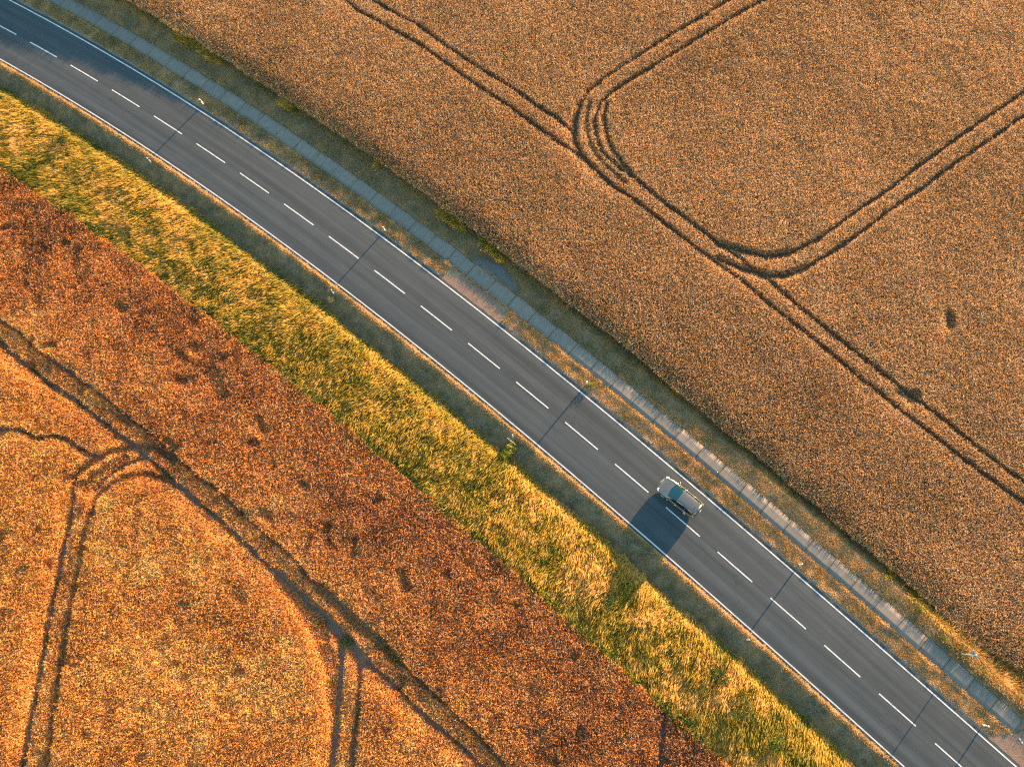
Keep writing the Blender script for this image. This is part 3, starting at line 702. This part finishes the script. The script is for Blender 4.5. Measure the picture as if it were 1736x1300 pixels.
posts = [(21.6, 3.95, 'white delineator post by the path, in the shaded stretch at upper left', 0),
         (21.25, -4.25, 'white delineator post on the ditch side, nearest the round bush in the tall grass', 1),
         (46.1, 3.85, 'white delineator post by the path, next one uphill of the gravel lay-by', 0),
         (46.3, -4.25, 'white delineator post on the ditch side with a dry straw tuft at its foot', 1),
         (71.2, 4.15, 'white delineator post half hidden in green weeds beside the path', 0),
         (69.15, -4.2, 'white delineator post sunk in the leafy shrub that reaches toward the road', 1),
         (96.1, 4.0, 'white delineator post by the path, between the car and the road sign', 0),
         (96.7, -4.2, 'white delineator post on the ditch side, farthest beyond the car shadow', 1),
         (116.2, 4.0, 'white delineator post at the tip of the verge beside the junction', 0)]
for i, (s, d, lab, side) in enumerate(posts):
    p = post0 if i == 0 else copy_tree(post0)
    p.location = at(s, d, 0.0); p.rotation_euler = (R(random.uniform(-3, 3)), R(random.uniform(-3, 3)), heading(s) + (math.pi if side == 0 else 0) + R(random.uniform(-8, 8)))
    tag(p, lab, 'delineator post', 'delineator posts along the road')

# ---- road sign, seen from above and behind
sg_ = empty('road_sign', at(111.3, 7.45), heading(111) + R(-28))
bm = bmesh.new(); bm_cyl(bm, (0, 0, -.3), (0, 0, 3.05), .045, n=10); bm_cyl(bm, (0, 0, 3.05), (0, 0, 3.07), .05, n=10); obj_bm('pole', bm, M['galv'], sg_, True)
def tri(bm, y0, y1, k=1.0):
    c = Vector((0, 0, 2.62)); R0 = .52 * k; ring = []
    for i in range(3):
        for da in (-9, 0, 9):
            a = R(-90 + 120 * i + da); rr = R0 * (1.0 if da == 0 else .93)
            ring.append((math.cos(a) * rr, math.sin(a) * rr))
    loft(bm, [[Vector((x, y0, c.z + z)) for x, z in ring], [Vector((x, y1, c.z + z)) for x, z in ring]])
bm = bmesh.new(); tri(bm, .06, .075, 1.0); pl = obj_bm('plate', bm, M['sign_back'], sg_)
bm = bmesh.new(); tri(bm, .0755, .079, .99); obj_bm('border', bm, M['sign_red'], pl)
bm = bmesh.new(); tri(bm, .0795, .083, .72); obj_bm('face', bm, M['sign_white'], pl)
bm = bmesh.new()
for i in range(3):
    a0 = R(-90 + 120 * i); a1 = a0 + R(120); p0 = Vector((math.cos(a0) * .5, .05, 2.62 + math.sin(a0) * .5)); p1 = Vector((math.cos(a1) * .5, .05, 2.62 + math.sin(a1) * .5))
    bm_cyl(bm, p0, p1, .018, n=6)
obj_bm('rim', bm, M['galv'], pl)
for zz in (2.45, 2.8):
    bm = bmesh.new(); bm_box(bm, (0, .035, zz), (.14, .07, .04)); obj_bm('bracket', bm, M['galv'], sg_)
tag(sg_, 'triangular road sign on a thin grey pole in the grass beside the wheat', 'road sign')

# ---- shrubs and leafy weeds
def shrub(s, d, rad, hgt, n, label, cat='shrub', name='shrub', tmid=.55, lo=0.0, dzz=0.0, twig=0, squash=(1, 1), leaf=.11):
    root = empty(name, at(s, d, dzz), heading(s)); tag(root, label, cat)
    bm = bmesh.new(); tips = []
    for k in range(9):
        a = random.uniform(0, 6.28); q = random.uniform(.2, .9)
        p = Vector((math.cos(a) * rad * q * squash[0] * .8, math.sin(a) * rad * q * squash[1] * .8, hgt * random.uniform(.55, .9)))
        mid = p * .5 + Vector((0, 0, hgt * .1)); bm_cyl(bm, (0, 0, -.1), mid, .018, .012, 5); bm_cyl(bm, mid, p, .012, .005, 5); tips.append(p)
    obj_bm('stem', bm, M['wood'], root)
    r = np.random.default_rng(int(s * 10))
    nc = max(8, int(n / 45)); cl = r.normal(0, .42, (nc, 3)); cl[:, 2] = np.abs(cl[:, 2])
    cl *= np.array([rad * squash[0], rad * squash[1], hgt * .75]); cl[:, 2] += hgt * .25
    cl[:, 2] = np.minimum(cl[:, 2], hgt * np.sqrt(np.clip(1.15 - (cl[:, 0] / (rad * squash[0] * 1.3)) ** 2 - (cl[:, 1] / (rad * squash[1] * 1.3)) ** 2, .08, 1)))
    which = r.integers(0, nc, n); c = cl[which] + r.normal(0, .13 * rad ** .5, (n, 3))
    c[:, 2] = np.maximum(c[:, 2], .03)
    a = r.uniform(0, 6.28, n); L = r.uniform(.6, 1.4, n) * leaf
    tip = c + np.stack([np.cos(a) * L, np.sin(a) * L, r.uniform(-.5, .7, n) * L], 1)
    V = kites(c, tip, r.uniform(.35, .7, n) * leaf, np.full(n, .5), a + 1.57 + r.normal(0, .3, n), .01)
    T = np.clip(tmid + (r.random(nc)[which] - .5) * .7 + r.normal(0, .14, n), 0, 1)
    mesh_np('foliage', V, np.arange(len(V)).reshape(-1, 4), M['green'], root, False, {"tint": ('FACE', T)})
    if twig:
        bm = bmesh.new()
        for k in range(twig):
            p0 = Vector((random.uniform(-.3, .3), random.uniform(.1, .6), hgt * .8)); bm_cyl(bm, p0, p0 + Vector((random.uniform(-.9, -.5), random.uniform(-.5, .2), .15)), .014, .006, 5)
        obj_bm('twig', bm, M['dead'], root)
    return root
shrub(11.4, -7.5, 1.1, 1.2, 1700, 'round dark green bush in the yellow grass, nearest the upper left corner', tmid=.35)
shrub(23.5, -7.8, .75, .7, 700, 'bright green low plant in the tall grass opposite the first ditch side post', 'leafy plant', 'leafy_plant', tmid=.85, leaf=.09)
shrub(34.4, -12.6, .5, .6, 400, 'small green clump on the orange field edge of the grass strip', 'leafy plant', 'leafy_plant', tmid=.7, leaf=.09)
shrub(37.6, -10.6, 1.0, .7, 1000, 'spreading yellow green plant in the middle of the grass strip', 'leafy plant', 'leafy_plant', tmid=.8, squash=(1.4, .8), leaf=.09)
shrub(44.2, -12.2, .8, .65, 800, 'green clump at the field edge beside the darker strip of orange crop', 'leafy plant', 'leafy_plant', tmid=.65, leaf=.09)
shrub(69.6, -5.2, .72, .95, 1500, 'tall leafy shrub jutting from the grass strip across the ditch toward the road', tmid=.75, dzz=0, twig=3, squash=(.55, 1.55), leaf=.10)
shrub(71.5, 4.35, .42, .38, 380, 'tuft of green weeds around a post beside the concrete path', 'weeds', 'weed_clump', tmid=.8, squash=(1.5, .6), leaf=.08)
shrub(60.5, -10.2, .8, .65, 700, 'yellow green plant in the grass strip across the road from the lay-by', 'leafy plant', 'leafy_plant', tmid=.85, squash=(1.3, .8), leaf=.09)
shrub(65.0, -10.2, .9, .6, 800, 'dark green plant in the grass strip left of the jutting shrub', 'leafy plant', 'leafy_plant', tmid=.5, squash=(1.3, .8), leaf=.09)
shrub(85.6, -9.6, 1.2, 1.05, 1500, 'dark green bush in the grass strip, standing for the patch of car shadow', tmid=.3, squash=(.9, 1.2))  # dark foliage stands in for the car's shadow on the grass
shrub(96.5, -8.0, 1.2, 1.25, 1900, 'dark green bush in the grass strip across from the last ditch side post', tmid=.3, squash=(1.1, 1))
shrub(99.8, -8.8, 1.3, 1.3, 2100, 'large mid green bush near the lower end of the grass strip', tmid=.33, squash=(1.2, 1))
shrub(103.8, -9.2, 1.2, 1.15, 1700, 'lowest green bush in the grass strip, near the lower edge of the photo', tmid=.42, squash=(1.2, .9))
shrub(106.4, 8.1, .45, .45, 420, 'green clump between path and wheat, uphill of the road sign', 'weeds', 'weed_clump', tmid=.7, leaf=.08)
shrub(113.6, 7.7, .35, .4, 300, 'small bright green clump just past the road sign', 'weeds', 'weed_clump', tmid=.9, leaf=.08)
shrub(109.3, 7.7, .4, .45, 350, 'yellow green clump at the foot of the road sign', 'weeds', 'weed_clump', tmid=.95, leaf=.08)

# straw tuft at the foot of one post
def tuft(s, d, label, n=220, rad=.45):
    r = np.random.default_rng(5); a = r.uniform(0, 6.28, n); q = r.random(n) ** .7 * rad * .5; b0 = at(s, d)
    b = np.stack([np.cos(a) * q, np.sin(a) * q, np.full(n, -.02)], 1); a2 = r.normal(R(225), .8, n); L = r.uniform(.15, .5, n)
    tip = b + np.stack([np.cos(a2) * L, np.sin(a2) * L, r.uniform(.08, .3, n)], 1)
    V = kites(b, tip, r.uniform(.015, .03, n), np.full(n, .5), a2 + 1.57, .03)
    o = mesh_np('straw_tuft', V, np.arange(len(V)).reshape(-1, 4), M['verge'], None, False, {"tint": ('FACE', r.uniform(.75, 1, n))})
    o.location = b0; tag(o, label, 'grass tuft')
tuft(46.5, -4.7, 'pale dry straw tuft beside a ditch side post')

# ------------------------------------------------------------------ the car (silver estate), x = forward, y = left, z = up
def srgb(r, g, b): return tuple(((v / 255) / 12.92 if v / 255 < .04045 else (((v / 255) + .055) / 1.055) ** 2.4) for v in (r, g, b))
t = NT('silver_paint'); t.b.inputs["Metallic"].default_value = .55; t.b.inputs["Roughness"].default_value = .28
g = t.n("ShaderNodeTexCoord").outputs["Object"]
t.l(t.mix(t.noise(g, 40, 2), (.155, .155, .15), (.185, .18, .175)), t.b.inputs["Base Color"]); t.b.inputs["Coat Weight"].default_value = .3; t.b.inputs["Coat Roughness"].default_value = .08
M['car_paint'] = t.m
t = NT('car_glass'); t.b.inputs["Base Color"].default_value = (.012, .03, .038, 1); t.b.inputs["Roughness"].default_value = .06; t.b.inputs["Specular IOR Level"].default_value = .8
t.b.inputs["Coat Weight"].default_value = .5; g = t.n("ShaderNodeTexCoord").outputs["Object"]; t.l(t.mix(t.noise(g, 3, 2), (.003, .03, .04), (.006, .055, .07)), t.b.inputs["Base Color"]); M['glass'] = t.m  # teal of the reflected sky put into the base colour
M['dark_glass'] = plain('dark_side_glass', (.008, .01, .011), .1, 0, .0)
M['rubber'] = plain('tyre_rubber', (.022, .022, .022), .85)
M['rim'] = plain('alloy_rim', (.55, .55, .56), .3, .8)
M['lamp_glass'] = plain('headlamp_glass', (.75, .78, .8), .12, .2, .6)
M['tail_red'] = plain('tail_lamp_red', (.35, .015, .015), .2, 0, .5)
M['trim'] = plain('black_trim', (.018, .018, .02), .45)
M['chrome'] = plain('bright_trim', (.7, .7, .7), .18, 1.0)
M['interior'] = plain('dark_interior', (.03, .03, .032), .8)
M['plate'] = plain('white_number_plate', (.75, .75, .72), .4)

Lc, Wc, Hc = 4.75, 1.84, 1.47
def ip(x, xs, ys): return float(np.interp(x, xs[::-1], ys[::-1]))
# x: +2.375 front bumper .. -2.375 tail
XK = [2.375, 2.30, 2.10, 1.70, 1.35, 1.14, .55, .08, -.6, -1.3, -1.8, -2.05, -2.25, -2.375]
WK = [.52, .70, .82, .885, .905, .91, .915, .92, .92, .915, .90, .875, .83, .70]      # widest half width
BK = [.60, .66, .76, .86, .93, .96, .97, .975, .985, 1.0, 1.01, 1.01, .98, .72]       # shoulder height
TK = [.62, .70, .82, .93, 1.00, 1.04, 1.26, 1.43, 1.47, 1.46, 1.42, 1.37, 1.16, .76]    # centreline height
RK = [.40, .52, .66, .73, .75, .745, .67, .60, .60, .59, .57, .55, .58, .55]        # half width of top surface edge
def section(x):
    wm, zb, zt, wr = ip(x, XK, WK), ip(x, XK, BK), ip(x, XK, TK), ip(x, XK, RK)
    zlow = .22 + .1 * sm(x, 2.0, 2.375) + .12 * sm(-x, 2.0, 2.375)
    gh = zt - zb
    pts = [(wm * .86, zlow), (wm * .97, zlow + .08), (wm, .48), (wm * 1.0, .62), (wm * .985, zb - .10), (wm * .955, zb),
           (wm * .93, zb + .02 * min(1, gh * 4)),
           (wm * .93 * .66 + wr * .34, zb + gh * .36), (wm * .93 * .33 + wr * .67, zb + gh * .68), (wr + .015, zb + gh * .90),
           (wr * .93, zt - gh * .035 - .012), (wr * .7, zt - .010), (wr * .35, zt - .003), (0, zt)]
    return pts
xs = np.unique(np.r_[np.linspace(2.375, 2.0, 8), np.linspace(2.0, -2.0, 81), np.linspace(-2.0, -2.375, 8)])[::-1]
# smooth the outline along x
secs = np.array([section(float(x)) for x in xs]); k_ = np.array([1, 2, 3, 2, 1.]) / 9
sp = np.pad(secs, ((2, 2), (0, 0), (0, 0)), 'edge'); smo = sum(k_[i] * sp[i:i + len(secs)] for i in range(5)); smo[0] = secs[0]; smo[-1] = secs[-1]
secs = smo; nj = secs.shape[1]
full = []
for i, x in enumerate(xs):
    half = secs[i]; row = [(x, -y, z) for y, z in half[:-1]] + [(x, 0.0, half[-1][1])] + [(x, y, z) for y, z in half[:-1][::-1]]
    full.append(row)
full = np.array(full); nr = full.shape[1]      # 27 columns
def reg(i, j):
    xm = (xs[i] + xs[i + 1]) / 2; jj = j if j < nr // 2 else nr - 2 - j   # mirrored column index
    if jj >= 9 and .10 + .012 * (13 - jj) < xm < 1.20 - .012 * (13 - jj) ** 2: return 'windscreen'
    if jj >= 8 and -2.30 < xm < -2.02: return 'rear_window'
    if jj in (6, 7, 8) and -1.98 < xm < .98 - (jj - 6) * .24:
        if -1.08 < xm < -.98: return 'pillar_rear'
        if -.04 < xm < .06: return 'pillar_mid'
        return 'side_window'
    return 'body'
car = empty('car', (0, 0, 0))
def grid_obj(name, want, mat, parent, off=0.0, side=None):
    bm = bmesh.new(); vm = {}
    def vv(i, j):
        if (i, j) not in vm: vm[(i, j)] = bm.verts.new(Vector(full[i, j]))
        return vm[(i, j)]
    for i in range(len(xs) - 1):
        for j in range(nr - 1):
            if reg(i, j) in want and (side is None or (j < nr // 2) == side):
                bm.faces.new((vv(i, j), vv(i + 1, j), vv(i + 1, j + 1), vv(i, j + 1)))
    if 'body' in want:
        bm.faces.new([vv(0, j) for j in range(nr)]); bm.faces.new([vv(len(xs) - 1, j) for j in range(nr)][::-1])
        for i in range(len(xs) - 1): bm.faces.new((vv(i, 0), vv(i, nr - 1), vv(i + 1, nr - 1), vv(i + 1, 0)))
    bmesh.ops.recalc_face_normals(bm, faces=bm.faces[:])
    return obj_bm(name, bm, mat, parent, True)
body = grid_obj('body', ('body',), M['car_paint'], car)
grid_obj('windscreen', ('windscreen',), M['glass'], car)
grid_obj('rear_window', ('rear_window',), M['glass'], car)
for sd in (True, False):
    grid_obj('side_window', ('side_window',), M['dark_glass'], car, side=sd)
    grid_obj('pillar', ('pillar_mid',), M['trim'], car, side=sd); grid_obj('pillar', ('pillar_rear',), M['trim'], car, side=sd)

def carbox(name, c, size, mat, parent=car, bev=.015, rot=None, taper=1.0):
    bm = bmesh.new(); bm_box(bm, (0, 0, 0), size, None, taper)
    if bev: bmesh.ops.bevel(bm, geom=bm.edges[:], offset=bev, segments=2, affect='EDGES')
    if rot: bmesh.ops.rotate(bm, verts=bm.verts[:], cent=(0, 0, 0), matrix=Matrix.Rotation(rot[0], 3, rot[1]))
    for v in bm.verts: v.co += Vector(c)
    return obj_bm(name, bm, mat, parent, True)
def wheel(x, y):
    s_ = 1 if y > 0 else -1
    bm = bmesh.new(); bm_cyl(bm, (x, y - s_ * .20, .32), (x, y, .32), .325, .325, 28); bmesh.ops.bevel(bm, geom=[e for e in bm.edges if len(e.link_faces) == 2 and e.calc_face_angle(0) > 1], offset=.03, segments=2, affect='EDGES')
    w_ = obj_bm('wheel', bm, M['rubber'], car, True)
    bm = bmesh.new(); bm_cyl(bm, (x, y - s_ * .01, .32), (x, y + s_ * .006, .32), .215, .205, 24)
    for k in range(5):
        a = k * 2 * math.pi / 5; bm_cyl(bm, (x, y + s_ * .008, .32), (x + math.cos(a) * .2, y + s_ * .012, .32 + math.sin(a) * .2), .035, .02, 6)
    obj_bm('rim', bm, M['rim'], w_)
    bm = bmesh.new(); bm_cyl(bm, (x, y - s_ * .35, .36), (x, y - s_ * .012, .36), .37, .37, 28); obj_bm('wheel_arch', bm, M['trim'], car, True)
for x in (1.44, -1.32):
    for y in (.925, -.925): wheel(x, y)
for y in (.70, -.70):
    s_ = 1 if y > 0 else -1
    hb = carbox('headlight', (2.13, y * 1.0, .70), (.30, .26, .13), M['lamp_glass'], rot=(-s_ * .42, 'Z'), bev=.03)
    carbox('tail_light', (-2.22, y * 1.05, .90), (.14, .14, .18), M['tail_red'], rot=(s_ * .35, 'Z'), bev=.03)
    bm = bmesh.new(); bm_box(bm, (.86, s_ * 1.00, .99), (.16, .20, .13), None, .8); bmesh.ops.bevel(bm, geom=bm.edges[:], offset=.03, segments=2, affect='EDGES')
    bm_box(bm, (.88, s_ * .90, .955), (.06, .08, .03)); mi = obj_bm('wing_mirror', bm, M['car_paint'], car, True)
    carbox('mirror_glass', (.778, s_ * 1.0, .99), (.01, .15, .09), M['glass'], mi, bev=0)
    bm = bmesh.new(); bm_cyl(bm, (.0, s_ * .61, 1.418), (-1.85, s_ * .58, 1.40), .014, n=8)
    for xx in (-.05, -.9, -1.78): bm_cyl(bm, (xx, s_ * .597, 1.37), (xx, s_ * .597, 1.412), .014, n=6)
    obj_bm('roof_rail', bm, M['chrome'], car, True)
    for xx in (.15, -.98): carbox('door_handle', (xx - .25, s_ * .925, .80), (.17, .03, .03), M['chrome'], bev=.008)
    bm = bmesh.new(); bm_box(bm, (-.0, s_ * .90, .30), (2.0, .05, .08)); obj_bm('side_sill', bm, M['trim'], car)
    for xx in (.92, -.02, -1.08):
        bm = bmesh.new(); bm_box(bm, (xx, s_ * .9165, .64), (.012, .008, .52)); obj_bm('door_gap', bm, M['trim'], car)
carbox('grille', (2.335, 0, .60), (.07, .86, .13), M['trim']); carbox('lower_intake', (2.345, 0, .33), (.06, 1.1, .12), M['trim'])
carbox('front_bumper', (2.31, 0, .46), (.16, 1.30, .12), M['car_paint'], bev=.04); carbox('number_plate', (2.398, 0, .46), (.012, .52, .11), M['plate'], bev=0)
carbox('rear_bumper', (-2.33, 0, .48), (.16, 1.40, .18), M['car_paint'], bev=.05); carbox('number_plate', (-2.398, 0, .80), (.012, .52, .11), M['plate'], bev=0)
carbox('spoiler', (-2.08, 0, 1.395), (.20, 1.04, .035), M['car_paint'], bev=.012, rot=(-.16, 'Y'))
bm = bmesh.new()
for y0 in (.30, -.25): bm_cyl(bm, (1.02, y0, 1.035), (.86, y0 - .50, 1.085), .010, n=5)
obj_bm('wiper', bm, M['trim'], car)
bm = bmesh.new(); bm_box(bm, (-1.75, 0, 1.45), (.16, .04, .03), None, .4); obj_bm('antenna', bm, M['trim'], car)
bm = bmesh.new()
for y0 in (.42, -.42): bm_box(bm, (1.55, y0, .955), (1.1, .012, .008), Matrix.Rotation(.10, 4, 'Y'))
obj_bm('bonnet_crease', bm, M['car_paint'], car)
carx, card = 84.35, 1.42
p = at(carx, card, .03)
slope = math.atan((zroad(carx - 2) - zroad(carx + 2)) / 4)
car.location = p; car.scale = (.90, .96, .98); car.rotation_mode = 'XYZ'
car.rotation_euler = (0, -slope, heading(carx) + math.pi + R(2))
tag(car, 'silver estate car driving up the right hand lane, casting a long blue shadow', 'car')
